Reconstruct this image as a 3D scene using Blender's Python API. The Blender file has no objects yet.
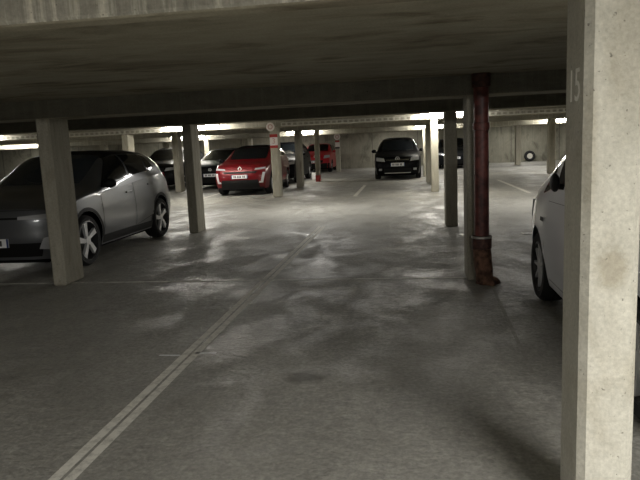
import bpy, bmesh, math, random
from mathutils import Vector, Matrix
random.seed(7)
C = bpy.context.scene.collection
PI = math.pi

# ------------------------------------------------------------------ helpers
def lerp(a, b, t): return a + (b - a) * t
def clamp(v, a=0.0, b=1.0): return max(a, min(b, v))

class MB:
    """collects shapes that become ONE mesh object"""
    def __init__(self): self.v = []; self.f = []; self.m = []
    def add(self, vs, fs, mi=0):
        o = len(self.v); self.v += [tuple(p) for p in vs]
        for f in fs: self.f.append([i + o for i in f]); self.m.append(mi)
    def box(self, x0, x1, y0, y1, z0, z1, mi=0):
        vs = [(x, y, z) for z in (z0, z1) for y in (y0, y1) for x in (x0, x1)]
        self.add(vs, [(0,2,3,1),(4,5,7,6),(0,1,5,4),(2,6,7,3),(0,4,6,2),(1,3,7,5)], mi)
    def grid(self, rows, mi=0, flip=False, close=False):
        n = len(rows[0]); vs = [p for r in rows for p in r]; fs = []
        for i in range(len(rows) - 1):
            for j in range(n if close else n - 1):
                k = (j + 1) % n
                q = (i*n + j, i*n + k, (i+1)*n + k, (i+1)*n + j)
                fs.append(q[::-1] if flip else q)
        self.add(vs, fs, mi)
    def lathe(self, prof, org, axis='X', n=32, mi=0, cap=False):
        """prof: list of (r, a); a runs along the axis"""
        rows = []
        for r, a in prof:
            row = []
            for k in range(n):
                t = 2*PI*k/n; u, w = r*math.cos(t), r*math.sin(t)
                p = (a, u, w) if axis == 'X' else ((u, a, w) if axis == 'Y' else (u, w, a))
                row.append((org[0]+p[0], org[1]+p[1], org[2]+p[2]))
            rows.append(row)
        self.grid(rows, mi, close=True)
        if cap:
            o = len(self.v) - len(prof)*n
            self.f.append([o+k for k in range(n)][::-1]); self.m.append(mi)
            o = len(self.v) - n
            self.f.append([o+k for k in range(n)]); self.m.append(mi)
    def tube(self, pts, r, n=8, mi=0):
        rows = []
        for i, p in enumerate(pts):
            p = Vector(p); a = Vector(pts[max(0, i-1)]); b = Vector(pts[min(len(pts)-1, i+1)])
            d = (b - a).normalized(); up = Vector((0,0,1)) if abs(d.z) < .9 else Vector((1,0,0))
            u = d.cross(up).normalized(); w = u.cross(d)
            rows.append([tuple(p + u*r*math.cos(2*PI*k/n) + w*r*math.sin(2*PI*k/n)) for k in range(n)])
        self.grid(rows, mi, close=True)
        n0 = len(self.v) - len(pts)*n
        self.f.append([n0+k for k in range(n)]); self.m.append(mi)
        n0 = len(self.v) - n
        self.f.append([n0+k for k in range(n)][::-1]); self.m.append(mi)
    def build(self, name, mats, parent=None, smooth=False, bevel=0, loc=None, recalc=True, seg=2):
        me = bpy.data.meshes.new(name)
        off = Vector(loc) if loc else Vector((0,0,0))
        me.from_pydata([tuple(Vector(p) - off) for p in self.v], [], self.f)
        if not isinstance(mats, (list, tuple)): mats = [mats]
        for m in mats: me.materials.append(m)
        me.polygons.foreach_set('material_index', self.m)
        bm = bmesh.new(); bm.from_mesh(me)
        bmesh.ops.remove_doubles(bm, verts=bm.verts, dist=1e-5)
        if recalc: bmesh.ops.recalc_face_normals(bm, faces=bm.faces)
        bm.to_mesh(me); bm.free()
        o = bpy.data.objects.new(name, me); C.objects.link(o)
        o.location = off; o.parent = parent
        if smooth:
            for p in me.polygons: p.use_smooth = True
            if smooth != 'all':
                try:
                    me.set_sharp_from_angle(angle=math.radians(38))
                except Exception: pass
        if bevel:
            b = o.modifiers.new('soft_edges', 'BEVEL'); b.width = bevel; b.segments = seg; b.limit_method = 'ANGLE'
        return o

def tag(o, label, cat=None, group=None, kind=None):
    o['label'] = label
    if cat: o['category'] = cat
    if group: o['group'] = group
    if kind: o['kind'] = kind
    return o
def thing(name, label, cat, loc=(0,0,0), rz=0, group=None):
    o = bpy.data.objects.new(name, None); C.objects.link(o)
    o.empty_display_size = .2
    o.location = loc; o.rotation_euler = (0, 0, rz)
    return tag(o, label, cat, group)

# ------------------------------------------------------------------ materials
def newmat(name):
    m = bpy.data.materials.new(name); m.use_nodes = True
    nt = m.node_tree; b = nt.nodes['Principled BSDF']
    return m, nt, b
def simple(name, col, rough=.5, metal=0, coat=0, emit=None, estr=0, spec=.5, noise=0, nscale=8):
    m, nt, b = newmat(name)
    b.inputs['Base Color'].default_value = (*col, 1); b.inputs['Roughness'].default_value = rough
    b.inputs['Metallic'].default_value = metal; b.inputs['Coat Weight'].default_value = coat
    b.inputs['Coat Roughness'].default_value = .06
    b.inputs['Specular IOR Level'].default_value = spec
    if emit:
        b.inputs['Emission Color'].default_value = (*emit, 1); b.inputs['Emission Strength'].default_value = estr
    if noise:
        g = nt.nodes.new('ShaderNodeNewGeometry')
        n = nt.nodes.new('ShaderNodeTexNoise'); n.inputs['Scale'].default_value = nscale; n.inputs['Detail'].default_value = 6
        nt.links.new(g.outputs['Position'], n.inputs['Vector'])
        r = nt.nodes.new('ShaderNodeValToRGB')
        r.color_ramp.elements[0].position = .35; r.color_ramp.elements[1].position = .68
        r.color_ramp.elements[0].color = (*[c*(1-noise) for c in col], 1); r.color_ramp.elements[1].color = (*[min(1, c*(1+noise)) for c in col], 1)
        nt.links.new(n.outputs['Fac'], r.inputs['Fac']); nt.links.new(r.outputs['Color'], b.inputs['Base Color'])
    return m

class NT:
    def __init__(s, nt): s.nt = nt
    def link(s, a, b): s.nt.links.new(a, b)
    def mapping(s, vec, scale, loc=(0,0,0)):
        m = s.nt.nodes.new('ShaderNodeMapping'); m.inputs['Scale'].default_value = scale; m.inputs['Location'].default_value = loc
        s.link(vec, m.inputs['Vector']); return m.outputs['Vector']
    def noise(s, vec, scale, detail=6, rough=.55, dist=0):
        n = s.nt.nodes.new('ShaderNodeTexNoise'); n.inputs['Scale'].default_value = scale
        n.inputs['Detail'].default_value = detail; n.inputs['Roughness'].default_value = rough; n.inputs['Distortion'].default_value = dist
        s.link(vec, n.inputs['Vector']); return n.outputs['Fac']
    def ramp(s, fac, stops):
        r = s.nt.nodes.new('ShaderNodeValToRGB'); e = r.color_ramp.elements
        while len(e) < len(stops): e.new(.5)
        for el, (p, c) in zip(e, stops):
            el.position = p; el.color = (*c, 1) if isinstance(c, (tuple, list)) else (c, c, c, 1)
        s.link(fac, r.inputs['Fac']); return r.outputs['Color']
    def mix(s, fac, a, b, mode='MIX'):
        m = s.nt.nodes.new('ShaderNodeMix'); m.data_type = 'RGBA'; m.blend_type = mode
        if isinstance(fac, (int, float)): m.inputs[0].default_value = fac
        else: s.link(fac, m.inputs[0])
        for i, v in ((6, a), (7, b)):
            if isinstance(v, tuple): m.inputs[i].default_value = (*v, 1)
            else: s.link(v, m.inputs[i])
        return m.outputs[2]
    def math(s, op, a, b=None):
        m = s.nt.nodes.new('ShaderNodeMath'); m.operation = op
        for i, v in ((0, a), (1, b)):
            if v is None: continue
            if isinstance(v, (int, float)): m.inputs[i].default_value = v
            else: s.link(v, m.inputs[i])
        return m.outputs[0]
    def bump(s, h, strength, dist, bsdf):
        b = s.nt.nodes.new('ShaderNodeBump'); b.inputs['Strength'].default_value = strength; b.inputs['Distance'].default_value = dist
        s.link(h, b.inputs['Height']); s.link(b.outputs['Normal'], bsdf.inputs['Normal'])

def concrete(name, light, dark, stain, stretch=(1,1,1), scale=1.0, stain_amt=.6, pits=True, spots=(), streak=0.0, rough=.85, bump=.25):
    m, nt, b = newmat(name); n = NT(nt)
    g = nt.nodes.new('ShaderNodeNewGeometry'); P = g.outputs['Position']
    S = n.mapping(P, stretch)
    big = n.noise(S, 1.3*scale, 5, .6, .6)
    med = n.noise(S, 7*scale, 8, .65)
    fin = n.noise(P, 70, 4, .6)
    col = n.ramp(big, [(.3, dark), (.7, light)])
    col = n.mix(.55, col, n.ramp(med, [(.3, dark), (.72, light)]))
    st = n.ramp(n.noise(n.mapping(S, (1,1,1), (4.3,2.1,7.7)), 2.2*scale, 6, .62, .8), [(.52, 0.0), (.68, 1.0)])
    col = n.mix(n.math('MULTIPLY', st, stain_amt), col, stain)
    if streak:
        sk = n.ramp(n.noise(n.mapping(P, (9, 9, .35)), 1.6, 5, .7), [(.5, 0.0), (.66, 1.0)])
        col = n.mix(n.math('MULTIPLY', sk, streak), col, tuple(min(1, c*1.9) for c in light))
        sk2 = n.ramp(n.noise(n.mapping(P, (7, 7, .3), (3,9,1)), 1.3, 5, .7), [(.52, 0.0), (.68, 1.0)])
        col = n.mix(n.math('MULTIPLY', sk2, streak), col, tuple(c*.45 for c in dark))
    for cx, cz, sx, sz, amt in spots:
        v = n.mapping(P, (1/sx, 0, 1/sz), (-cx/sx, 0, -cz/sz))
        ln = nt.nodes.new('ShaderNodeVectorMath'); ln.operation = 'LENGTH'; n.link(v, ln.inputs[0])
        d = n.math('ADD', ln.outputs['Value'], n.math('MULTIPLY', n.math('SUBTRACT', n.noise(P, 11, 5, .7), .5), 1.2))
        col = n.mix(n.math('MULTIPLY', n.ramp(d, [(.5, 1.0), (1.0, 0.0)]), amt), col, stain)
    if pits:
        pt = n.ramp(n.noise(P, 55, 2, .5), [(.25, .3), (.31, 1.0)])
        col = n.mix(.8, col, pt, 'MULTIPLY')
    col = n.mix(.35, col, n.ramp(fin, [(.3, .55), (.7, 1.3)]), 'MULTIPLY')
    n.link(col, b.inputs['Base Color']); b.inputs['Roughness'].default_value = rough
    b.inputs['Specular IOR Level'].default_value = .3
    n.bump(n.math('ADD', med, n.math('MULTIPLY', fin, .35)), bump, .02, b)
    return m

M = {}
TUBE = 110
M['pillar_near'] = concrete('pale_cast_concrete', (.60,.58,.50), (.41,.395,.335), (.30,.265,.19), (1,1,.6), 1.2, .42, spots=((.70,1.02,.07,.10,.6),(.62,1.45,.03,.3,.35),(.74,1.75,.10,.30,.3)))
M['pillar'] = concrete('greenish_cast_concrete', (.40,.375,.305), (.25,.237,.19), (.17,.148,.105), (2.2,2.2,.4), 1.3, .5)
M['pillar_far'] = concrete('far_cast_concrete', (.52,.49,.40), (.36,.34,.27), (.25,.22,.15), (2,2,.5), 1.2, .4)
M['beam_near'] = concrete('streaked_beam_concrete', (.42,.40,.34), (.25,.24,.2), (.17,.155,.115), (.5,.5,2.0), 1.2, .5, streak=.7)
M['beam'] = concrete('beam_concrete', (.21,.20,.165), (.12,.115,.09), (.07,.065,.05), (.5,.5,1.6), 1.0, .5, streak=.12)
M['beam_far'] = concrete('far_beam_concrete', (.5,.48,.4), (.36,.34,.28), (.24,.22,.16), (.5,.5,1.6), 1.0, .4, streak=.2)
M['ceiling'] = concrete('stained_ceiling_concrete', (.42,.39,.30), (.22,.20,.145), (.13,.105,.07), (.6,1.5,1), .8, .95, pits=False)
M['wall'] = concrete('stained_wall_concrete', (.36,.345,.275), (.22,.21,.165), (.09,.083,.063), (1.0,1.0,.6), .7, .75, streak=.12)

def floor_mat():
    m, nt, b = newmat('worn_polished_concrete_floor'); n = NT(nt)
    g = nt.nodes.new('ShaderNodeNewGeometry'); P = g.outputs['Position']
    big = n.noise(P, .55, 6, .62, .9); med = n.noise(n.mapping(P, (1,.6,1)), 2.6, 8, .66, .5); fin = n.noise(P, 38, 5, .65)
    L, D = (.365,.355,.318), (.232,.225,.20)
    col = n.mix(.5, n.ramp(big, [(.3, D), (.7, L)]), n.ramp(med, [(.28, D), (.7, L)]))
    scuff = n.ramp(n.noise(n.mapping(P, (1.2,.8,1), (7,3,0)), 3.2, 9, .74, 1.2), [(.56, 0.0), (.70, .55)])
    col = n.mix(scuff, col, (.42,.41,.37))
    oil = n.ramp(n.noise(n.mapping(P, (1,1,1), (1.7,5.1,0)), 1.15, 6, .6, .5), [(.60, 0.0), (.72, .6)])
    col = n.mix(oil, col, (.095,.088,.072))
    col = n.mix(.6, col, n.ramp(fin, [(.3, .5), (.7, 1.4)]), 'MULTIPLY')
    grit = n.noise(P, 14, 6, .75, .4)
    col = n.mix(.55, col, n.ramp(grit, [(.32, .62), (.68, 1.32)]), 'MULTIPLY')
    # dark oil spot on the floor
    def spot(cx, cy, sx, sy, amt, c):
        nonlocal col
        v = n.mapping(P, (1/sx, 1/sy, 0), (-cx/sx, -cy/sy, 0))
        ln = nt.nodes.new('ShaderNodeVectorMath'); ln.operation = 'LENGTH'; n.link(v, ln.inputs[0])
        d = n.math('ADD', ln.outputs['Value'], n.math('MULTIPLY', n.math('SUBTRACT', n.noise(P, 9, 5, .7), .5), 1.3))
        col = n.mix(n.math('MULTIPLY', n.ramp(d, [(.45, 1.0), (1.0, 0.0)]), amt), col, c)
    spot(-.70, 3.80, .17, .13, .7, (.07,.065,.052))
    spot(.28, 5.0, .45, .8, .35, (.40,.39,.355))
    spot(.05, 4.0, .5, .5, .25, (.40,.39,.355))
    n.link(col, b.inputs['Base Color'])
    gl = n.noise(n.mapping(P, (1.1,.7,1), (2.2,8.4,0)), 1.5, 6, .62, .7)
    ro = n.ramp(gl, [(.38, .36), (.62, .78)])
    n.link(ro, b.inputs['Roughness']); b.inputs['Specular IOR Level'].default_value = .42
    rip = n.noise(n.mapping(P, (1,1.7,1)), 6.5, 7, .68, .8)
    n.bump(n.math('ADD', n.math('MULTIPLY', rip, 1.0), n.math('MULTIPLY', fin, .08)), .6, .024, b)
    return m
M['floor'] = floor_mat()

def worn_paint(name, col, lo=.42, hi=.6, scale=14):
    m, nt, b = newmat(name); n = NT(nt)
    g = nt.nodes.new('ShaderNodeNewGeometry'); P = g.outputs['Position']
    f = n.ramp(n.noise(P, scale, 8, .72), [(lo, 0.0), (hi, 1.0)])
    n.link(n.mix(f, (.25,.24,.21), col), b.inputs['Base Color']); b.inputs['Roughness'].default_value = .75
    return m
M['line'] = worn_paint('worn_white_line_paint', (.70,.68,.61), .22, .54)
M['tick'] = worn_paint('fresh_white_tick_paint', (.75,.76,.76), .25, .5)
M['crack'] = simple('dark_joint', (.09,.085,.07), .9)
M['joint'] = worn_paint('floor_joint_dust', (.68,.67,.62), .32, .54, 6)
M['edge'] = worn_paint('faint_line_paint', (.36,.35,.32), .45, .7, 9)
M['rust'] = simple('red_oxide_pipe_paint', (.12,.034,.028), .5, noise=.55, nscale=12)
M['rustdark'] = simple('dark_rust', (.07,.028,.02), .7, noise=.5, nscale=20)
M['mortar'] = simple('brown_mortar', (.115,.06,.038), .95, noise=.6, nscale=18)
M['clamp'] = simple('galvanised_clamp', (.45,.43,.40), .45, .7)
M['lamp_body'] = simple('white_enamel_housing', (.8,.8,.77), .4)
M['tube'] = simple('glowing_tube', (1,1,1), .4, emit=(1,.965,.88), estr=TUBE)
M['galv'] = simple('galvanised_tray', (.62,.60,.53), .5, .1)
M['sign_red'] = simple('sign_red', (.42,.035,.03), .5)
M['sign_white'] = simple('sign_white', (.85,.78,.74), .5)
M['sign_pink'] = simple('faded_red_print', (.60,.36,.32), .5)
M['sign_black'] = simple('sign_dark', (.03,.02,.02), .5)
M['chalk'] = simple('pale_stencil_paint', (.85,.84,.78), .9)
M['tyre'] = simple('tyre_rubber', (.012,.012,.012), .8)
M['black'] = simple('black_plastic', (.006,.006,.006), .6, spec=.25)
M['under'] = simple('underbody_dark', (.006,.006,.006), .95, spec=.1)
M['glass'] = simple('tinted_car_glass', (.005,.006,.007), .06, spec=.28)
M['glass_pale'] = simple('reflection_tinted_windscreen', (.035,.043,.052), .05, spec=.5)  # pale base colour stands in for a reflection on the windscreen
M['alloy'] = simple('silver_alloy', (.78,.78,.78), .35, .35)
M['alloy_dark'] = simple('dark_alloy', (.05,.05,.05), .4, .6)
M['chrome'] = simple('chrome', (.8,.8,.8), .15, 1)
M['lens'] = simple('clear_headlight_lens', (.55,.56,.58), .12, .3, coat=1)
M['drl'] = simple('pale_light_strip', (.50,.50,.50), .3)
M['taillens'] = simple('red_tail_lens', (.55,.02,.03), .2, coat=1)
M['plate'] = simple('white_number_plate', (.80,.80,.80), .5)
M['plate_blue'] = simple('plate_blue', (.03,.05,.16), .5)
M['ink'] = simple('plate_black_print', (.02,.02,.02), .6)
M['white_box'] = simple('white_plastic', (.78,.77,.74), .5)
M['paint_grey'] = simple('grey_metallic_paint', (.115,.12,.127), .32, .5, coat=.7)
M['paint_red'] = simple('red_car_paint', (.125,.003,.006), .33, .2, coat=.4, spec=.3)
M['paint_red_far'] = simple('bright_red_car_paint', (.42,.012,.02), .35, .1, coat=.6)
M['paint_black'] = simple('black_car_paint', (.0025,.0025,.003), .42, 0, coat=.03, spec=.10)
M['paint_dark'] = simple('dark_blue_grey_car_paint', (.006,.007,.008), .5, 0, coat=.03, spec=.12)
M['paint_white'] = simple('white_car_paint', (.85,.86,.90), .35, 0, coat=1)

# ------------------------------------------------------------------ setting
CEIL = 2.24
XL, XR, YF, YB = -32.0, 15.0, -6.0, 36.5

b = MB(); b.add([(XL,YF,0),(XR,YF,0),(XR,YB,0),(XL,YB,0)], [(0,1,2,3)])
b.add([(XL,YF,-.2),(XR,YF,-.2),(XR,YB,-.2),(XL,YB,-.2)], [(3,2,1,0)])
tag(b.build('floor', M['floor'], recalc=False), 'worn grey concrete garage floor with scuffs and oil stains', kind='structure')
b = MB(); b.box(XL, XR, YF, YB, CEIL, CEIL+.2); b.box(XL, XR, YF, 6.60, 2.115, CEIL+.01)   # the slab is lower over the near bay
tag(b.build('ceiling', M['ceiling']), 'low stained concrete ceiling slab between the beams', kind='structure')
for nm, bx, lb in (('wall_back', (XL, XR, YB, YB+.2, 0, CEIL), 'stained concrete back wall at the far end of the garage'),
                   ('wall_left', (XL-.2, XL, YF, YB, 0, CEIL), 'concrete side wall far beyond the grey car'),
                   ('wall_right', (XR, XR+.2, YF, YB, 0, CEIL), 'concrete side wall far beyond the white car'),
                   ('wall_front', (XL, XR, YF-.2, YF, 0, CEIL), 'concrete wall behind the viewer')):
    b = MB(); b.box(*bx); tag(b.build(nm, M['wall']), lb, kind='structure')
# panel joints of the back wall
b = MB()
for k in range(-11, 6): b.box(k*2.6+.6-.012, k*2.6+.6+.012, YB-.006, YB, 0, CEIL)
tag(b.build('trim_1', M['crack']), 'dark vertical panel joints of the back wall', kind='structure')

def beam(y0, depth, zb, mat, lab, x0=XL, x1=XR):
    q = MB(); q.box(x0, x1, y0, y0+depth, zb, CEIL+.02)
    q.m[0] = 1      # shade under the beam put into colour: underside takes the ceiling material
    o = q.build('beam', [M[mat], M['ceiling']], bevel=.018, loc=((x0+x1)/2, y0+depth/2, zb))
    return tag(o, lab, kind='structure')
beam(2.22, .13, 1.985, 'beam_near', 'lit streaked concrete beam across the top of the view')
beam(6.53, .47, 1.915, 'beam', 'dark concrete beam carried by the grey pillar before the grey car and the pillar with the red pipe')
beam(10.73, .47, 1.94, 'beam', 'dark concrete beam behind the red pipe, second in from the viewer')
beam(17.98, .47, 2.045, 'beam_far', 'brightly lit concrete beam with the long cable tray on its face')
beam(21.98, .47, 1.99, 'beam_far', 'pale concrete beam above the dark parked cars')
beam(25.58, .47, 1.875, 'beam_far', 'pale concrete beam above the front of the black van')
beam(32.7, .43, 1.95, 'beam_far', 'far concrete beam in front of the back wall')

def pillar(x0, y0, w, d, mat, lab, bevel=.014, top=CEIL):
    q = MB(); q.box(x0, x0+w, y0, y0+d, 0, top-.001)
    # a shallow formwork seam and cast-in chamfer strips on the faces
    o = q.build('pillar', M[mat], bevel=bevel, loc=(x0+w/2, y0+d/2, 0), seg=1)
    return tag(o, lab, kind='structure')
P_near = pillar(.60, 2.25, .196, .285, 'pillar_near', 'big pale concrete pillar filling the right edge with a stencilled 15', .026)
pillar(-4.12, 6.55, .165, .43, 'pillar', 'greenish concrete pillar in front of the grey car', .022)
pillar(-3.965, 10.75, .17, .43, 'pillar', 'concrete pillar just behind the tail of the grey car')
pillar(.60, 6.56, .19, .38, 'pillar', 'concrete pillar with the red pipe running down its front')
pillar(.63, 10.75, .20, .43, 'pillar', 'grey concrete pillar between the red pipe pillar and the pale lit pillar')
pillar(.66, 18.0, .21, .43, 'pillar_far', 'pale brightly lit concrete pillar beside the black van')
pillar(-3.97, 18.0, .225, .40, 'pillar_far', 'concrete pillar with round sign and red banded label beside the red hatchback', .03)
pillar(.63, 22.0, .2, .43, 'pillar', 'dark concrete pillar right behind the pale lit pillar')
pillar(-3.97, 22.0, .22, .43, 'pillar', 'dark concrete pillar beside the black car behind the red hatchback')
pillar(-8.41, 21.7, .22, .43, 'pillar', 'concrete pillar between the two dark cars beyond the tail of the grey car')
pillar(.62, 25.45, .13, .3, 'pillar_far', 'thin white looking lit pillar beside the mirror of the black van', .01)
P_foot = pillar(-3.67, 24.75, .17, .36, 'pillar', 'dark concrete pillar with red painted foot beside the small white box')
pillar(-3.72, 32.6, .22, .3, 'pillar_far', 'far concrete pillar with round sign and white label before the back wall')
pillar(5.27, 24.5, .24, .38, 'pillar', 'dark far pillar seen just left of the white car roof')
pillar(5.42, 32.6, .24, .43, 'pillar_far', 'pale far pillar standing left of the tyre on the back wall')
for x, y, lb in ((-8.55, 18.0, 'far pale pillar showing above the roof of the grey car'), (-8.5, 25.6, 'far pillar rising behind the windscreen of the dark car left of the red hatchback'),
                 (-8.45, 32.7, 'far pillar rising above the roof of the red hatchback'), (-13.2, 25.6, 'far pillar showing above the roof front of the grey car'),
                 (-17.8, 18.0, 'far pillar beyond the windscreen of the grey car'), (-13.2, 32.7, 'furthest pillar beyond the roof of the grey car'),
                 (5.3, 6.56, 'concrete pillar out of view right of the white car'), (5.4, 10.75, 'concrete pillar hidden beyond the white car'),
                 (5.4, 18.0, 'concrete pillar hidden behind the big pale pillar')):
    pillar(x, y, .2, .43, 'pillar_far', lb)

# red foot of the dark pillar
def floor_strip(name, x0, x1, y0, y1, mat, lab, rz=0, h=.001, n=1):
    q = MB(); cx, cy = (x0+x1)/2, (y0+y1)/2
    q.box(x0-cx, x1-cx, y0-cy, y1-cy, 0, h)
    o = q.build(name, M[mat]); o.location = (cx, cy, .0005); o.rotation_euler.z = rz
    return tag(o, lab, kind='structure')
floor_strip('floor_marking', -1.685, -1.63, .2, 11.2, 'line', 'worn pale floor stripe, left strip of the double line', math.radians(-.35))
floor_strip('floor_marking', -1.61, -1.555, .2, 11.2, 'line', 'worn pale floor stripe, right strip of the double line', math.radians(-.35))
floor_strip('floor_marking', -6.2, .62, 6.70, 6.75, 'joint', 'thin pale joint line across the floor between the pillars', math.radians(0))
floor_strip('floor_marking', -1.86, -1.70, 4.20, 4.225, 'tick', 'short white tick on the left of the double stripe')
floor_strip('floor_marking', -1.60, -1.44, 4.25, 4.285, 'tick', 'short white tick across the right of the double stripe')
floor_strip('floor_marking', .775, .80, 3.9, 6.3, 'edge', 'faint pale line running from the foot of the red pipe', math.radians(-1.5))
floor_strip('floor_marking', -1.55, -1.44, 17.4, 21.8, 'line', 'worn white bay line in front of the black van')
floor_strip('floor_marking', 3.04, 3.15, 16.6, 22.2, 'line', 'worn white bay line on the far right floor', math.radians(.5))
floor_strip('floor_marking', -6.35, -6.25, 17.2, 22.0, 'line', 'worn white bay line beside the red hatchback')

# ------------------------------------------------------------------ stencilled 15 on the left face of the big pillar
def text_mesh(txt, size, mat, name, parent, loc, rot, extr=.001):
    cu = bpy.data.curves.new(name, 'FONT'); cu.body = txt; cu.size = size; cu.extrude = extr
    cu.align_x = 'CENTER'; cu.align_y = 'CENTER'
    t = bpy.data.objects.new(name, cu); C.objects.link(t)
    dg = bpy.context.evaluated_depsgraph_get()
    me = bpy.data.meshes.new_from_object(t.evaluated_get(dg))
    bpy.data.objects.remove(t, do_unlink=True)
    me.materials.clear(); me.materials.append(mat)
    o = bpy.data.objects.new(name, me); C.objects.link(o)
    o.parent = parent; o.location = loc; o.rotation_euler = rot
    return o
o = text_mesh('15', .165, M['chalk'], 'stencil_number', P_near, (-.0985, .0, 1.66), (PI/2, 0, -PI/2))
o['label'] = 'pale stencilled number 15'

# ------------------------------------------------------------------ red pipe
t = thing('drain_pipe', 'rusty red drain pipe running down the front of a pillar', 'pipe', (.735, 6.45, 0))
def lathe_part(name, prof, mat, parent, n=28, axis='Z', org=(0,0,0), cap=True):
    q = MB(); q.lathe(prof, org, axis, n, cap=cap); return q.build(name, mat, parent, smooth=True)
lathe_part('pipe', [(.074, .40), (.074, 2.22)], M['rust'], t)
lathe_part('collar', [(.074,1.56),(.084,1.565),(.086,1.60),(.084,1.635),(.074,1.64)], M['rust'], t)
lathe_part('collar', [(.074,1.98),(.09,1.985),(.092,2.07),(.09,2.20),(.074,2.215)], M['rustdark'], t)
lathe_part('socket', [(.074,.36),(.098,.37),(.10,.46),(.094,.50),(.076,.505)], M['rustdark'], t)
lathe_part('clamp', [(.101,.475),(.105,.478),(.105,.497),(.099,.50)], M['clamp'], t, cap=False)
# bent foot with lumps of mortar
q = MB()
pts = []
for k in range(9):
    u = k/8; pts.append((.035*u*u + .0, -.02*u*u, .40 - .40*u))
q.tube([(p[0], p[1], p[2]) for p in pts], .088, 16)
f = q.build('pipe_foot', M['mortar'], t, smooth='all')
rr = random.Random(3)
for v in f.data.vertices:
    k = 1 + (rr.random()-.5)*.22
    v.co.x *= k; v.co.y *= k
q = MB()
rows = []
for i in range(7):
    a = i/6*PI/2
    rows.append([(.06+.11*math.cos(a)*math.cos(2*PI*k/20)*(1+.25*math.sin(3*2*PI*k/20)), -.04+.09*math.cos(a)*math.sin(2*PI*k/20)*(1+.2*math.cos(5*2*PI*k/20)), .085*math.sin(a)) for k in range(20)])
q.grid(rows, close=True); q.build('mortar_heap', M['mortar'], t, smooth='all')

# ------------------------------------------------------------------ fluorescent lights
def fixture(cx, y, length, z, lab, n=1):
    t = thing('surface_mounted_light', lab, 'light', (cx, y, z))
    h = length/2
    q = MB(); q.box(-h, h, -.045, .045, .035, CEIL - z - .001)
    q.box(-h, -h+.03, -.04, .04, -.03, .036); q.box(h-.03, h, -.04, .04, -.03, .036)
    q.build('housing', M['lamp_body'], t, bevel=.006)
    q = MB(); rows = []
    for x in (-h+.031, h-.031):
        rows.append([(x, .05*math.cos(2*PI*k/20), .005+(.045 if n == 1 else .07)*math.sin(2*PI*k/20)) for k in range(20)])
    q.grid(rows, close=True)
    o = q.build('diffuser', M['tube'], t, smooth=True)
    o['label'] = 'glowing white tube cover'
    return t
fixture(-6.2, 17.55, 1.75, 2.135, 'glowing tube light behind the pillar beyond the tail of the grey car', 2)
fixture(1.02, 17.55, 1.30, 2.15, 'glowing tube light over the pale lit pillar, nearest on that side', 2)
fixture(-4.2, 25.25, 1.3, 2.01, 'glowing tube light above the black car behind the red hatchback')
fixture(1.05, 25.1, 1.5, 1.98, 'glowing tube light beside the roof of the black van')
fixture(6.0, 25.1, 1.5, 1.99, 'glowing tube light at the edge of the big pale pillar')
fixture(-9.0, 25.1, 1.5, 2.03, 'small glowing tube light over the dark car beyond the tail of the grey car')
fixture(-16.7, 25.1, 2.0, 2.15, 'long glowing tube light above the windscreen of the grey car')
fixture(-13.3, 17.55, 1.5, 2.14, 'tube light hidden behind the pillar in front of the grey car', 2)
fixture(8.0, 17.55, 1.5, 2.15, 'tube light hidden behind the big pale pillar', 2)

# tube lights behind the viewer (real lamps)
def lamp(x, y, z, power, lx=1.5, ly=.12, col=(1,.975,.925), rot=(0,0,0)):
    L = bpy.data.lights.new('unseen_lamp', 'AREA'); L.shape = 'RECTANGLE'; L.size = lx; L.size_y = ly; L.energy = power; L.color = col
    o = bpy.data.objects.new('unseen_lamp', L); C.objects.link(o); o.location = (x, y, z); o.rotation_euler = rot
    return o
lamp(2.1, -.75, 2.06, 300, rot=(math.radians(8), 0, 0))
lamp(-5.2, -1.6, 2.06, 160, rot=(math.radians(8), 0, 0))
for x in (-9, -2.2, 3.4, 9): lamp(x, 14.0, 2.2, 75)  # added aisle lamps, hidden by a beam, to brighten the far floor
# unseen lamps added behind the far beams to brighten the back wall
for x in (-22, -14, -7, -.5, 6, 11): lamp(x, 34.5, 2.2, 60)
for x in (-7, 1.5, 6): lamp(x, 29.5, 2.2, 60)

# ------------------------------------------------------------------ cable trays
def cable_tray(x0, x1, y, z, lab, group=None):
    t = thing('cable_tray', lab, 'cable tray', ((x0+x1)/2, y, z), 0)
    h = (x1-x0)/2
    q = MB(); q.box(-h, h, -.01, 0, .0, .022); q.box(-h, h, -.01, 0, .085, .105)
    n = int((x1-x0)/.16)
    for k in range(n+1):
        x = -h + (x1-x0)*k/n; q.box(max(-h, x-.03), min(h, x+.03), -.008, .0, .022, .085)
    q.build('slotted_rail', M['galv'], t)
    q = MB(); q.box(-h, h, .0, .08, .0, .006); q.build('tray_base', M['galv'], t)
    for x in (-h*.8, 0, h*.8):
        q = MB(); q.box(x-.015, x+.015, .0, .095, -.012, .0); q.build('bracket', M['clamp'], t)
cable_tray(-16, -7.25, 17.905, 2.055, 'slotted cable tray on the beam left of the tube light, above the grey car')
cable_tray(-3.6, .30, 17.905, 2.055, 'slotted cable tray on the beam between the two bright tube lights')
cable_tray(1.78, 7.0, 17.905, 2.055, 'slotted cable tray on the beam right of the red pipe')

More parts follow.
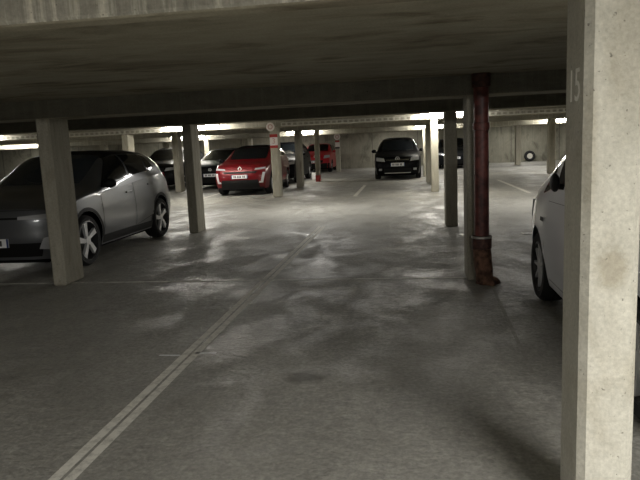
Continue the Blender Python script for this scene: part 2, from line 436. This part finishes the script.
# ------------------------------------------------------------------ pillar signs
def disc_sign(x, y, z, r, lab):
    t = thing('round_sign', lab, 'sign', (x, y, z))
    lathe_part('disc', [(r*.97, 0), (r, -.006), (r, -.012), (r*.97, -.016)], M['sign_white'], t, 32, 'Y')
    q = MB(); q.lathe([(r*.58, -.0165), (r*.58, -.0185), (r*.38, -.0185), (r*.38, -.0165)], (0,0,0), 'Y', 28)
    q.build('printed_ring', M['sign_pink'], t)
disc_sign(-3.93, 17.97, 2.055, .125, 'pale round sign at the top of the pillar beside the red hatchback')
disc_sign(-3.61, 32.58, 1.83, .17, 'pale round sign on the far pillar before the back wall')
def band_sign(x0, x1, y0, z0, z1, lab, mark):
    t = thing('banded_sign', lab, 'sign', ((x0+x1)/2, y0, z0)); w = (x1-x0)/2 + .004; h = z1-z0
    q = MB(); q.box(-w, w, -.006, .0, h*.2, h*.78); q.build('white_field', M['sign_white'], t)
    q = MB(); q.box(-w, w, -.008, .0, h*.78, h); o = q.build('stripe', M['sign_red'], t); o['label'] = 'red top stripe'
    q = MB(); q.box(-w, w, -.008, .0, 0, h*.2); o = q.build('stripe', M['sign_red'] if mark else M['sign_black'], t); o['label'] = 'dark bottom stripe'
    if mark: text_mesh('3', .22, M['sign_pink'], 'printed_digit', t, (0, -.007, h*.49), (PI/2, 0, 0))
band_sign(-3.97, -3.745, 17.996, 1.44, 1.84, 'red and white banded label on the pillar beside the red hatchback', True)
band_sign(-3.72, -3.50, 32.59, 1.22, 1.64, 'white label with dark stripe on the far pillar before the back wall', False)
q = MB(); q.box(-.088, .088, -.184, .184, .004, .26); o = q.build('painted_foot', M['sign_red'], P_foot); o['label'] = 'red painted foot of the pillar'

# small white box beside the pillar
t = thing('white_box', 'small white box on the floor beside the red footed pillar', 'box', (-3.96, 26.3, 0))
q = MB(); q.box(-.085, .085, -.11, .11, 0, .27); q.build('box_body', M['white_box'], t, bevel=.012)
q = MB(); q.box(-.092, .092, -.117, .117, .27, .30); q.build('lid', M['white_box'], t, bevel=.01)

# scrap of paper on the floor near the white car
t = thing('paper_scrap', 'small white scrap lying on the floor left of the white car', 'paper', (1.79, 9.75, 0))
q = MB(); rows = []
for i in range(6):
    rows.append([(-.08+.032*i+.008*math.sin(j*1.7), -.06+.024*j+.006*math.cos(i*2.1), .004+.006*abs(math.sin(i*1.3+j*.9))) for j in range(6)])
q.grid(rows); q.build('paper', M['white_box'], t)

# tyre leaning on the back wall
t = thing('spare_wheel', 'loose tyre leaning upright against the back wall', 'tyre', (6.78, YB-.20, 0))
def torus_prof(R, r, w):
    return [(R - r + r*math.cos(a)*1.0, w*math.sin(a)) for a in [2*PI*k/16 for k in range(17)]]
q = MB(); q.lathe([(.305-.085+.085*math.cos(a), .085*math.sin(a)) for a in [2*PI*k/16 for k in range(17)]], (0, 0, .305), 'Y', 36)
q.build('tyre', M['tyre'], t, smooth='all')
q = MB(); q.lathe([(.15,-.05),(.11,-.035),(.04,-.05),(.004,-.05)], (0,0,.305), 'Y', 28); q.build('hub', M['galv'], t, smooth='all')
t.rotation_euler.x = math.radians(-8)

# ------------------------------------------------------------------ cars
def smooth_curve(pts, win):
    def raw(s):
        if s <= pts[0][0]: return pts[0][1]
        for (a, za), (b2, zb2) in zip(pts, pts[1:]):
            if s <= b2: return lerp(za, zb2, (s-a)/(b2-a))
        return pts[-1][1]
    def f(s):
        return sum(raw(s + win*(k/4)) for k in range(-4, 5))/9
    return f

class Car:
    def __init__(s, **k):
        s.L = k['L']; s.w = k['w']; s.zs = k.get('zs', .22); s.R = k.get('R', .33)
        s.s1 = k['s1']; s.s2 = k['s2']; s.top = smooth_curve(k['top'], k.get('win', .09))
        s.belt = smooth_curve(k['belt'], .1)
        s.zmax = max(z for _, z in k['top'])
        s.nose = k.get('nose', [(0,.14),(.2,.10),(.42,.0),(.62,.01),(.78,.07),(1.0,.22),(1.3,.4)])
        s.tail = k.get('tail', [(0,.14),(.25,.06),(.5,.0),(.8,.03),(1.05,.1),(1.4,.25),(1.7,.4)])
        s.nf = smooth_curve(s.nose, .06); s.tf = smooth_curve(s.tail, .06)
        s.cf = k.get('cf', .17); s.cr = k.get('cr', .12); s.tum = k.get('tum', .17)
        s.Ra = s.R + .055
    def plan(s, u):
        p = 1.0
        if u < .9: p -= .10*(1-u/.9)**2
        if s.L-u < .8: p -= .07*(1-(s.L-u)/.8)**2
        return p
    def sh(s, u): return min(s.belt(u), s.top(u)-.05)
    def low(s, u):
        z = s.zs
        for c in (s.s1, s.s2):
            d = abs(u-c)
            if d < s.Ra: z = max(z, s.R + math.sqrt(s.Ra**2-d*d))
        return z
    def wl(s, u, z):
        zz = [(.15,.92),(.3,.965),(.5,1.0),(.72,1.0),(.95,.975),(1.3,.93)]
        for (a, x), (b2, y) in zip(zz, zz[1:]):
            if z <= b2: f = lerp(x, y, clamp((z-a)/(b2-a))); break
        else: f = .93
        return s.w*s.plan(u)*f
    def upper(s, u, t):
        zsh = s.sh(u); H = s.top(u)-zsh; k = clamp(H/.45); n = 2.1+2.3*k; a = t*PI/2
        y0 = s.wl(u, zsh) - .015*k
        zn = math.sin(a)**(2/n) if a > 1e-6 else 0.0
        yn = max(0.0, math.cos(a))**(2/n) if t < .9999 else 0.0
        return y0*yn*(1-s.tum*k*zn), zsh+H*zn
    def side_y(s, u, z):
        zsh = s.sh(u)
        if z <= zsh: return s.wl(u, z)
        H = s.top(u)-zsh; k = clamp(H/.45); n = 2.1+2.3*k; zn = clamp((z-zsh)/H, 0, .999)
        t = math.asin(zn**(n/2))/(PI/2)
        return s.upper(u, t)[0]
    def skew(s, u, y, z):
        """where a point of the section at station u really lies"""
        r = u; q = clamp(abs(y)/s.w)
        if u < .8: r += (1-u/.8)**2*(s.nf(z) + s.cf*q**4)
        e = s.L-u
        if e < .7: r -= (1-e/.7)**2*(s.tf(z) + s.cr*q**4)
        return (y, r, z)
    def stations(s):
        st = set()
        u = 0
        while u < s.L: st.add(round(u, 4)); u += .07
        st.add(s.L)
        for c in (s.s1, s.s2):
            for k in range(17):
                st.add(round(c - s.Ra*math.cos(PI*k/16), 4))
            st.add(round(c-s.Ra-.002, 4)); st.add(round(c+s.Ra+.002, 4))
        return sorted(v for v in st if 0 <= v <= s.L)
    def section(s, u):
        lo, zsh = s.low(u), s.sh(u)
        pts = []
        for k in range(11):
            z = lerp(lo, zsh, k/10); pts.append((s.wl(u, z), z))
        for k in range(1, 15):
            pts.append(s.upper(u, k/14))
        return pts
    def body(s, mb, mi=0):
        st = s.stations()
        for sg in (1, -1):
            mb.grid([[s.skew(u, sg*y, z) for y, z in s.section(u)] for u in st], mi)
        for u in (0, s.L):
            rows = []
            for y, z in s.section(u):
                rows.append([s.skew(u, y*(j/8-1), z) for j in range(17)])
            mb.grid(rows, mi)
    # patches lying on the body
    def side(s, mb, sg, c, mi=0, e=.004, n=10):
        """c: four corners (u, z): low-front, low-rear, top-rear, top-front"""
        rows = []
        for i in range(n+1):
            v = i/n; r = []
            for j in range(n+1):
                h = j/n
                u = lerp(lerp(c[0][0], c[1][0], h), lerp(c[3][0], c[2][0], h), v)
                z = lerp(lerp(c[0][1], c[1][1], h), lerp(c[3][1], c[2][1], h), v)
                y = s.side_y(u, z); p = s.skew(u, y, z); r.append((sg*(p[0]+e), p[1], p[2]))
            rows.append(r)
        mb.grid(rows, mi)
    def front(s, mb, c, mi=0, e=.006, n=8, rear=False):
        """c: four corners (y, z) low-a, low-b, top-b, top-a"""
        rows = []
        for i in range(n+1):
            v = i/n; r = []
            for j in range(n+1):
                h = j/n
                y = lerp(lerp(c[0][0], c[1][0], h), lerp(c[3][0], c[2][0], h), v)
                z = lerp(lerp(c[0][1], c[1][1], h), lerp(c[3][1], c[2][1], h), v)
                p = s.skew(s.L if rear else 0, y, z)
                r.append((y, p[1]+(e if rear else -e), z))
            rows.append(r)
        mb.grid(rows, mi)
    def over(s, mb, u0, u1, t0, mi=0, e=.005, n=10, bow=0.0, inset=0.0):
        """a panel across the top between stations u0 and u1"""
        rows = []
        for i in range(n+1):
            r = []
            for j in range(-12, 13):
                q = j/12; u = lerp(u0, u1, i/n) + bow*q*q
                y, z = s.upper(u, 1-abs(q)*(1-t0))
                p = s.skew(u, math.copysign(y, q), z)
                r.append((p[0], p[1] - (e if u0 < s.L*.5 else -e)*.6, p[2]+e))
            rows.append(r)
        mb.grid(rows, mi)

_wheel_cache = {}
def wheel_meshes(R, w, style):
    key = (R, w, style)
    if key in _wheel_cache: return _wheel_cache[key]
    q = MB(); rr_ = R*(.77 if style == 'blade' else .70)
    prof = [(rr_, -w*.5+.012), (rr_+.01, -w*.5), (R-.03, -w*.5-.004), (R-.008, -w*.5+.02), (R, -w*.5+.04), (R, -.012), (R-.008,-.008), (R-.008,.008), (R,.012), (R, w*.5-.04), (R-.008, w*.5-.02), (R-.03, w*.5+.004), (rr_+.01, w*.5), (rr_, w*.5-.012), (rr_-.01, 0), (rr_, -w*.5+.012)]
    q.lathe(prof, (0,0,0), 'X', 40)
    ty = q.build('wheel', M['tyre'], smooth=True); tm = ty.data; bpy.data.objects.remove(ty)
    q = MB()
    q.lathe([(rr_+.004, -w*.5+.004), (rr_-.012, -w*.5+.0), (rr_-.02, -w*.5+.03), (rr_-.03, -.005), (.03, 0.0), (.003, 0.0)], (0,0,0), 'X', 36, mi=0)
    # wheel faces +X locally negative: outer side is -X
    ns = 5 if style != 'multi' else 9
    for k in range(ns):
        a = 2*PI*k/ns
        hw0, hw1 = (.42, .34) if style == 'blade' else (.22, .13)
        pts = []
        for rad, hw in ((.045, .9), (rr_*.45, hw0*1.25), (rr_-.016, hw1)):
            for sg in (-1, 1):
                an = a + sg*hw*.5 + (.18*(rad/rr_) if style == 'blade' else 0)
                pts.append((rad*math.cos(an), rad*math.sin(an)))
        vs = [(-w*.5+.012-.0*i, p[0], p[1]) for i, p in enumerate(pts)] + [(-w*.5+.05, p[0], p[1]) for p in pts]
        q.add(vs, [(0,1,3,2),(2,3,5,4),(0,2,8,6),(2,4,10,8),(1,7,9,3),(3,9,11,5),(4,5,11,10)], 1)
    q.lathe([(.06, -w*.5+.05), (.058, -w*.5+.008), (.003, -w*.5+.004)], (0,0,0), 'X', 20, mi=1)
    rm = q.build('rim', [M['alloy_dark'], M['alloy']], smooth=True); rd = rm.data; bpy.data.objects.remove(rm)
    _wheel_cache[key] = (tm, rd)
    return tm, rd

def plate(c, root, y, z, hw=.26, hh=.055, rear=False):
    p = c.skew(c.L if rear else 0, y, z); s = p[1] + (.012 if rear else -.012)
    sg = 1 if rear else -1
    q = MB(); q.box(y-hw, y+hw, min(s, s+sg*.012), max(s, s+sg*.012), z-hh, z+hh)
    for x in (-1, 1):
        q.box(y+x*hw-.025*(x > 0), y+x*hw+.025*(x < 0), min(s+sg*.012, s+sg*.014), max(s+sg*.012, s+sg*.014), z-hh, z+hh, 1)
    # unreadable dark characters
    wd = [.03, .03, 0, .03, .03, .03, 0, .03, .03]; x = y-hw+.075
    for d in wd:
        if d: q.box(x, x+.028, min(s+sg*.012, s+sg*.014), max(s+sg*.012, s+sg*.014), z-hh*.62, z+hh*.62, 2)
        x += .045 if d else .03
    o = q.build('licence_plate', [M['plate'], M['plate_blue'], M['ink']], root)
    o['label'] = 'white number plate'

def make_car(name, label, cat, loc, rz, c, paint, spec):
    t = thing(name, label, cat, loc, rz)
    P = M[paint]
    q = MB(); c.body(q, 0)
    for sg in (1, -1):
        for d in spec.get('doors', []):
            (u0, z0), (u1, z1), (u2, z2), (u3, z3) = d; g = .012
            c.side(q, sg, [(u0-g, z0-g), (u1+g, z1-g), (u2+g, z2+g*.2), (u3-g, z3+g*.2)], 1, .0015)
        for d in spec.get('clad', []): c.side(q, sg, d, 2, .003)
        # wheel-arch lip
        if spec.get('arch_trim'):
            for sc in (c.s1, c.s2):
                rows = []
                for k in range(25):
                    a = PI*k/24; r = []
                    for rad in (c.Ra+.002, c.Ra+.05):
                        u = sc - rad*math.cos(a); z = c.R + rad*math.sin(a)
                        y = c.side_y(clamp(u, 0, c.L), z); p = c.skew(clamp(u, 0, c.L), y, z); r.append((sg*(p[0]+.004), p[1], p[2]))
                    rows.append(r)
                q.grid(rows, 2)
    body = q.build('body', [P, M['ink'], M['black']], t, smooth=True)
    for sg in (1, -1):
        for d in spec.get('doors', []):
            q = MB(); c.side(q, sg, d, 0, .0045); dr = q.build('door', P, t, smooth=True)
            uh = d[2][0] - .16; zh = lerp(d[1][1], d[2][1], .82); yh = c.side_y(uh, zh)
            q = MB(); q.box(sg*(yh)-.012, sg*(yh)+.03*sg*0+.012, uh-.10, uh+.08, zh-.014, zh+.014)
            hx = sg*(yh+.02)
            q = MB(); q.box(hx-.012, hx+.012, uh-.10, uh+.09, zh-.013, zh+.013)
            q.box(hx-.02, hx+.004, uh-.095, uh-.07, zh-.01, zh+.01)
            hd = q.build('door_handle', P if not spec.get('dark_handles') else M['black'], dr, bevel=.005)
    q = MB(); q.box(-c.w+.27, c.w-.27, .22, c.L-.2, c.zs-.06, .72)
    q.box(-c.w+.08, c.w-.08, c.s1+c.Ra+.03, c.s2-c.Ra-.03, c.zs-.03, c.zs+.08)
    q.box(-c.w+.14, c.w-.14, .22, c.s1-c.Ra-.03, c.zs-.03, c.zs+.08)
    q.box(-c.w+.14, c.w-.14, c.s2+c.Ra+.03, c.L-.22, c.zs-.03, c.zs+.08)
    q.build('underbody', M['under'], t)
    u0, u1 = spec['wind']; q = MB(); c.over(q, u0, u1, spec.get('wind_t', .55), bow=.04); q.build('windscreen', M[spec.get('wind_mat', 'glass')], t, smooth='all')
    u0, u1 = spec['rearw']; q = MB(); c.over(q, u0, u1, .58, bow=-.03); q.build('rear_window', M['glass'], t, smooth='all')
    if spec.get('roof'):
        u0, u1 = spec['roof']; q = MB(); c.over(q, u0, u1, .50, e=.006); q.build('roof_panel', M['black'] if spec.get('roof_matt') else M['paint_black'], t, smooth='all')
    for sg in (1, -1):
        for w_ in spec['windows']:
            q = MB(); c.side(q, sg, w_, 0, .006); q.build('side_window', M['glass'], t, smooth='all')
    for nm, mat, corners, both, e, rear in spec['front']:
        for sg in ((1, -1) if both else (1,)):
            q = MB(); c.front(q, [(sg*y, z) for y, z in corners], 0, e, rear=rear); o = q.build(nm, M[mat], t, smooth='all')
    if 'plate' in spec: plate(c, t, *spec['plate'])
    if 'emblem' in spec:
        kind, z, r = spec['emblem']; p = c.skew(0, 0, z)[1]-.012
        q = MB()
        if kind == 'diamond':
            for sx, sz in ((1,1),(1,-1),(-1,1),(-1,-1)):
                q.add([(0, p, z+sz*r), (sx*r*.72, p, z), (sx*r*.40, p, z), (0, p, z+sz*r*.55), (0, p-.012, z+sz*r), (sx*r*.72, p-.012, z), (sx*r*.40, p-.012, z), (0, p-.012, z+sz*r*.55)],
                      [(0,1,2,3),(4,7,6,5),(0,4,5,1),(2,6,7,3)])
        else:
            q.lathe([(r, 0), (r, -.012), (r*.84, -.012), (r*.84, 0)], (0, p, z), 'Y', 28)
            def bar(a, b_):
                q.tube([(a[0]*r, p-.006, z+a[1]*r), (b_[0]*r, p-.006, z+b_[1]*r)], r*.09, 6)
            bar((-.38,.74), (0,.08)); bar((.38,.74), (0,.08)); bar((-.72,.35), (-.36,-.72)); bar((-.36,-.72), (0,.0)); bar((0,0), (.36,-.72)); bar((.36,-.72), (.72,.35))
        q.build('emblem', M['white_box'], t)
    # mirrors
    um, zm = spec['mirror']; fold = spec.get('fold', 1.0)
    for sg in (1, -1):
        y = c.side_y(um, zm) - (.13*(1-fold) - .03 if fold < 1 else 0)
        q = MB(); rows = []
        for i in range(9):
            a = PI*i/8; rows.append([(sg*(y+.13) + .10*fold*math.sin(a)*math.cos(2*PI*k/14), um + .01 + .075*math.sin(a)*math.sin(2*PI*k/14) , zm+.075*math.cos(-a)*.95) for k in range(14)])
        q.grid(rows, close=True); q.tube([(sg*(y-.02), um, zm-.05), (sg*(y+.10), um+.01, zm-.03)], .022, 8)
        q.build('mirror', M[spec.get('mirror_mat', paint)], t, smooth='all')
    # wheels
    tm, rd = wheel_meshes(c.R, spec.get('tw', .21), spec.get('rim', 'five'))
    for sg in (-1, 1):
        for sc in (c.s1, c.s2):
            wh = bpy.data.objects.new('wheel', tm); C.objects.link(wh); wh.parent = t
            wh.location = (sg*(c.w*c.plan(sc)-.125), sc, c.R)
            if sg > 0: wh.rotation_euler = (0, 0, PI)
            rm = bpy.data.objects.new('rim', rd); C.objects.link(rm); rm.parent = wh
            rm['label'] = 'silver spoked rim'
    if 'extra' in spec: spec['extra'](c, t)
    return t

# --- grey SUV by the left pillar
ex = Car(L=4.03, w=.90, s1=.80, s2=3.37, R=.345, zs=.22,
         top=[(0,.86),(.25,.95),(.95,1.04),(1.12,1.09),(1.82,1.50),(2.2,1.56),(3.0,1.55),(3.45,1.515),(3.62,1.43),(3.90,1.14),(4.03,1.02)],
         belt=[(0,.82),(1.0,.97),(2.0,1.01),(3.0,1.10),(3.6,1.15),(4.03,1.0)],
         nose=[(0,.12),(.25,.08),(.45,.0),(.75,.01),(.9,.07),(1.0,.16),(1.4,.4)])
ex_spec = dict(wind_mat='glass_pale', wind=(1.14, 1.84), rearw=(3.62, 3.90), roof=(1.86, 3.56),
    windows=[[(1.32,1.03),(2.28,1.07),(2.28,1.47),(1.90,1.45)], [(2.34,1.075),(3.02,1.14),(3.02,1.465),(2.34,1.475)], [(3.06,1.16),(3.34,1.21),(3.20,1.44),(3.06,1.46)]],
    doors=[[(1.26,.36),(2.29,.36),(2.29,1.02),(1.26,.955)], [(2.34,.36),(3.00,.46),(3.12,1.08),(2.34,1.03)]],
    clad=[[(1.22,.24),(2.98,.24),(2.98,.35),(1.22,.35)]],
    arch_trim=True, rim='blade', tw=.23, dark_handles=False,
    front=[('headlight','lens',[(.40,.735),(.80,.735),(.80,.80),(.40,.775)],True,.008,False),
           ('light_bar','black',[(-.42,.74),(.42,.74),(.42,.765),(-.42,.765)],False,.006,False),
           ('lower_grille','black',[(-.62,.26),(.62,.26),(.70,.44),(-.70,.44)],False,.007,False),
           ('bumper_blade','lens',[(.62,.36),(.80,.34),(.80,.52),(.70,.50)],True,.008,False),
           ('hood_line','ink',[(-.62,.845),(.62,.845),(.62,.853),(-.62,.853)],False,.004,False),
           ('tail_light','taillens',[(.52,.75),(.80,.75),(.80,1.12),(.66,1.12)],True,.008,True)],
    plate=(0.0, .45), mirror=(1.40, 1.08), mirror_mat='black')
make_car('suv_car', 'grey compact car with black roof parked behind the greenish pillar', 'car', (-5.20, 7.02, 0), 0, ex, 'paint_grey', ex_spec)

# --- red hatchback
cap = Car(L=4.1, w=.89, s1=.82, s2=3.42, R=.335, zs=.22,
          top=[(0,.90),(.2,.97),(.95,1.05),(1.1,1.10),(1.85,1.49),(2.3,1.56),(3.1,1.54),(3.5,1.47),(3.95,1.08),(4.1,.98)],
          belt=[(0,.85),(1.0,.99),(2.2,1.03),(3.4,1.12),(4.1,1.0)])
cap_spec = dict(wind=(1.12, 1.86), rearw=(3.5, 3.9), roof=(1.88, 3.45),
    windows=[[(1.34,1.03),(2.28,1.07),(2.28,1.47),(1.92,1.44)], [(2.34,1.08),(3.2,1.15),(3.2,1.44),(2.34,1.47)]],
    doors=[[(1.28,.34),(2.29,.34),(2.29,1.02),(1.28,.97)], [(2.34,.34),(3.05,.44),(3.2,1.08),(2.34,1.03)]],
    clad=[[(1.24,.22),(3.0,.22),(3.0,.33),(1.24,.33)]], arch_trim=True,
    front=[('headlight','lens',[(.46,.80),(.80,.815),(.80,.88),(.50,.85)],True,.008,False),
           ('running_light','drl',[(.66,.42),(.73,.42),(.80,.72),(.72,.72)],True,.010,False),
           ('running_light','drl',[(.60,.40),(.73,.40),(.73,.45),(.62,.45)],True,.010,False),
           ('grille','black',[(-.50,.70),(.50,.70),(.56,.76),(-.56,.76)],False,.006,False),
           ('lower_grille','black',[(-.62,.24),(.62,.24),(.58,.50),(-.58,.50)],False,.007,False),
           ('bumper_sill','black',[(-.72,.20),(.72,.20),(.74,.27),(-.74,.27)],False,.008,False)],
    plate=(0, .60), emblem=('diamond', .84, .095), mirror=(1.42, 1.08), mirror_mat='paint_black')
make_car('hatchback_car', 'red car with black roof and white diamond badge facing the aisle', 'car', (-5.18, 18.8, 0), 0, cap, 'paint_red', cap_spec)

# --- black people carrier
van = Car(L=4.4, w=.92, s1=.86, s2=3.6, R=.325, zs=.21,
          top=[(0,.86),(.2,.95),(.85,1.06),(1.0,1.10),(1.85,1.54),(2.3,1.62),(3.6,1.60),(3.95,1.52),(4.3,1.1),(4.4,.95)],
          belt=[(0,.82),(.9,.98),(2.2,1.02),(3.6,1.06),(4.4,.98)], tum=.2)
van_spec = dict(wind=(1.02, 1.86), rearw=(3.98, 4.3),
    windows=[[(1.24,1.02),(2.2,1.05),(2.2,1.52),(1.86,1.49)], [(2.26,1.06),(3.2,1.08),(3.2,1.53),(2.26,1.53)], [(3.26,1.09),(3.8,1.12),(3.7,1.48),(3.26,1.52)]],
    doors=[[(1.26,.32),(2.21,.32),(2.21,1.0),(1.26,.96)], [(2.27,.32),(3.1,.42),(3.24,1.02),(2.27,1.01)]],
    front=[('headlight','lens',[(.48,.70),(.82,.74),(.82,.88),(.52,.83)],True,.008,False),
           ('grille','black',[(-.44,.70),(.44,.70),(.48,.82),(-.48,.82)],False,.006,False),
           ('grille_bar','chrome',[(-.44,.755),(.44,.755),(.44,.768),(-.44,.768)],False,.009,False),
           ('lower_grille','black',[(-.56,.26),(.56,.26),(.52,.44),(-.52,.44)],False,.006,False),
           ('bumper_strip','galv',[(-.50,.245),(.50,.245),(.50,.275),(-.50,.275)],False,.012,False),
           ('fog_light','lens',[(.60,.36),(.72,.36),(.72,.44),(.60,.44)],True,.009,False)],
    plate=(0, .585, .27, .065), emblem=('ring', .80, .085), mirror=(1.30, 1.10))
make_car('people_carrier', 'black people carrier facing the viewer in the middle of the far aisle', 'car', (-.385, 24.2, 0), 0, van, 'paint_black', van_spec)

# --- other dark cars
hat = Car(L=4.1, w=.88, s1=.82, s2=3.38, R=.32, zs=.21,
          top=[(0,.84),(.2,.93),(.95,1.02),(1.1,1.06),(1.9,1.44),(2.3,1.50),(3.0,1.48),(3.4,1.40),(3.95,1.05),(4.1,.93)],
          belt=[(0,.80),(1.0,.95),(2.2,1.0),(3.4,1.06),(4.1,.95)])
hat_spec = dict(wind=(1.12, 1.9), rearw=(3.4, 3.9),
    windows=[[(1.34,1.0),(2.28,1.03),(2.28,1.41),(1.94,1.38)], [(2.34,1.04),(3.2,1.10),(3.15,1.36),(2.34,1.41)]],
    doors=[[(1.28,.33),(2.29,.33),(2.29,.98),(1.28,.94)], [(2.34,.33),(3.05,.43),(3.2,1.02),(2.34,.99)]],
    front=[('headlight','lens',[(.48,.66),(.80,.70),(.80,.80),(.52,.76)],True,.008,False),
           ('grille','black',[(-.44,.66),(.44,.66),(.46,.76),(-.46,.76)],False,.006,False),
           ('lower_grille','black',[(-.60,.25),(.60,.25),(.55,.42),(-.55,.42)],False,.006,False)],
    plate=(0, .53), emblem=('ring', .73, .06), mirror=(1.42, 1.05))
make_car('hatchback_car', 'dark car parked just left of the red car with black roof', 'car', (-7.28, 22.35, 0), 0, hat, 'paint_dark',
         dict(hat_spec, front=hat_spec['front'] + [('bumper_strip','galv',[(-.7,.44),(-.35,.44),(-.35,.52),(-.7,.52)],False,.01,False)]))
suv = Car(L=4.4, w=.91, s1=.88, s2=3.55, R=.36, zs=.25,
          top=[(0,.92),(.2,1.02),(1.0,1.10),(1.15,1.14),(1.85,1.56),(2.3,1.64),(3.5,1.62),(3.9,1.52),(4.25,1.15),(4.4,1.0)],
          belt=[(0,.88),(1.0,1.03),(2.2,1.07),(3.6,1.13),(4.4,1.0)])
suv_spec = dict(wind=(1.17, 1.86), rearw=(3.92, 4.24),
    windows=[[(1.38,1.07),(2.28,1.10),(2.28,1.54),(1.92,1.50)], [(2.34,1.11),(3.3,1.16),(3.3,1.53),(2.34,1.54)]],
    doors=[[(1.34,.36),(2.29,.36),(2.29,1.05),(1.34,1.01)], [(2.34,.36),(3.05,.46),(3.2,1.10),(2.34,1.06)]],
    front=[('headlight','lens',[(.46,.74),(.82,.78),(.82,.88),(.50,.86)],True,.008,False),
           ('grille','black',[(-.42,.70),(.42,.70),(.44,.86),(-.44,.86)],False,.006,False),
           ('lower_grille','black',[(-.60,.28),(.60,.28),(.55,.46),(-.55,.46)],False,.006,False)],
    plate=(0, .58), emblem=('ring', .80, .06), mirror=(1.46, 1.14))
make_car('suv_car', 'dark car showing between the tail of the grey car and a pillar', 'car', (-9.62, 22.6, 0), 0, suv, 'paint_black', suv_spec)
make_car('suv_car', 'black car showing just behind the right flank of the red car with black roof', 'car', (-5.20, 23.9, 0), 0, suv, 'paint_black', suv_spec)
make_car('hatchback_car', 'dark car showing on both sides of the pillar behind the red pipe pillar', 'car', (2.32, 31.2, 0), 0, hat, 'paint_dark', hat_spec)
small = Car(L=3.8, w=.82, s1=.76, s2=3.1, R=.31, zs=.22,
          top=[(0,.88),(.18,.97),(.8,1.06),(.95,1.10),(1.65,1.48),(2.1,1.53),(2.9,1.51),(3.3,1.42),(3.65,1.08),(3.8,.95)],
          belt=[(0,.84),(.9,.99),(2.2,1.02),(3.3,1.08),(3.8,.98)])
small_spec = dict(wind=(.98, 1.68), rearw=(3.3, 3.62),
    windows=[[(1.2,1.03),(2.1,1.06),(2.1,1.44),(1.75,1.42)], [(2.16,1.07),(3.0,1.11),(2.95,1.40),(2.16,1.44)]],
    doors=[[(1.18,.33),(2.11,.33),(2.11,1.0),(1.18,.97)], [(2.16,.33),(2.8,.43),(2.95,1.04),(2.16,1.01)]],
    front=[('headlight','lens',[(.44,.74),(.76,.78),(.76,.92),(.48,.90)],True,.008,False),
           ('grille','black',[(-.40,.52),(.40,.52),(.42,.66),(-.42,.66)],False,.006,False),
           ('bumper_trim','black',[(-.74,.22),(.74,.22),(.76,.50),(-.76,.50)],False,.007,False)],
    plate=(0, .58), emblem=('ring', .84, .07), mirror=(1.26, 1.08))
make_car('hatchback_car', 'small bright red car far back, half hidden by a dark pillar', 'car', (-4.80, 32.4, 0), 0, small, 'paint_red_far', small_spec)

# --- white car on the right, facing away
wv = Car(L=3.9, w=.86, s1=.66, s2=3.15, R=.315, zs=.22, win=.07, cf=.10, tum=.05,
         top=[(0,.88),(.15,.98),(.45,1.09),(.6,1.15),(1.35,1.53),(1.75,1.60),(3.3,1.57),(3.65,1.46),(3.9,1.0)],
         belt=[(0,.80),(.5,.94),(1.6,.99),(3.3,1.04),(3.9,.98)],
         nose=[(0,.08),(.25,.04),(.45,.0),(.7,.02),(.9,.10),(1.1,.2)])
wv_spec = dict(wind=(.62, 1.46), rearw=(3.62, 3.85),
    windows=[[(.86,1.0),(1.22,1.01),(1.22,1.26),(1.18,1.24)], [(1.26,1.01),(2.15,1.02),(2.15,1.49),(1.5,1.46)], [(2.21,1.03),(3.2,1.06),(3.1,1.45),(2.21,1.49)]],
    doors=[[(1.12,.30),(2.16,.30),(2.16,.98),(1.12,.95)], [(2.21,.30),(2.75,.40),(2.9,1.01),(2.21,.99)]],
    front=[('headlight','lens',[(.48,.66),(.78,.70),(.78,.88),(.52,.84)],True,.008,False),
           ('grille','black',[(-.40,.60),(.40,.60),(.42,.68),(-.42,.68)],False,.006,False),
           ('tail_light','taillens',[(.62,.70),(.78,.70),(.78,1.05),(.66,1.05)],True,.008,True)],
    plate=(0, .50), emblem=('ring', .78, .06), mirror=(1.50, 1.13), mirror_mat='black', rim='multi', fold=.35)
def wv_extra(c, t):
    for sg in (1, -1):
        q = MB(); c.side(q, sg, [(.88,.765),(1.0,.765),(1.0,.80),(.88,.80)], 0, .008); q.build('side_vent', M['black'], t)
wv_spec['extra'] = wv_extra
make_car('white_car', 'white car with front wheel showing beside the big pale pillar', 'car', (1.985, 6.42, 0), PI, wv, 'paint_white', wv_spec)

# ------------------------------------------------------------------ world, camera
w = bpy.data.worlds.new('garage_dark'); bpy.context.scene.world = w; w.use_nodes = True
w.node_tree.nodes['Background'].inputs['Color'].default_value = (.5,.5,.5,1)
w.node_tree.nodes['Background'].inputs['Strength'].default_value = 0.0

F, PITCH, ROLL, YAW, H = 620.0, math.radians(8.8), math.radians(2.6), math.radians(8.3), 1.5
fw = Vector((-math.sin(YAW)*math.cos(PITCH), math.cos(YAW)*math.cos(PITCH), -math.sin(PITCH)))
rt = Vector((math.cos(YAW), math.sin(YAW), 0)); up = rt.cross(fw)
rt2 = rt*math.cos(ROLL) - up*math.sin(ROLL); up2 = up*math.cos(ROLL) + rt*math.sin(ROLL)
cam = bpy.data.cameras.new('camera'); cam.sensor_width = 36; cam.lens = F*36/640; cam.clip_start = .05; cam.clip_end = 200
co = bpy.data.objects.new('camera', cam); C.objects.link(co)
mx = Matrix((rt2, up2, -fw)).transposed().to_4x4(); mx.translation = (0, 0, H); co.matrix_world = mx
sc = bpy.context.scene; sc.camera = co
sc.view_settings.view_transform = 'Standard'
sc.view_settings.look = 'None'
sc.view_settings.exposure = 0.0
try:
    sc.cycles.use_denoising = True
    sc.cycles.max_bounces = 8
    sc.cycles.sample_clamp_indirect = 6
except Exception: pass
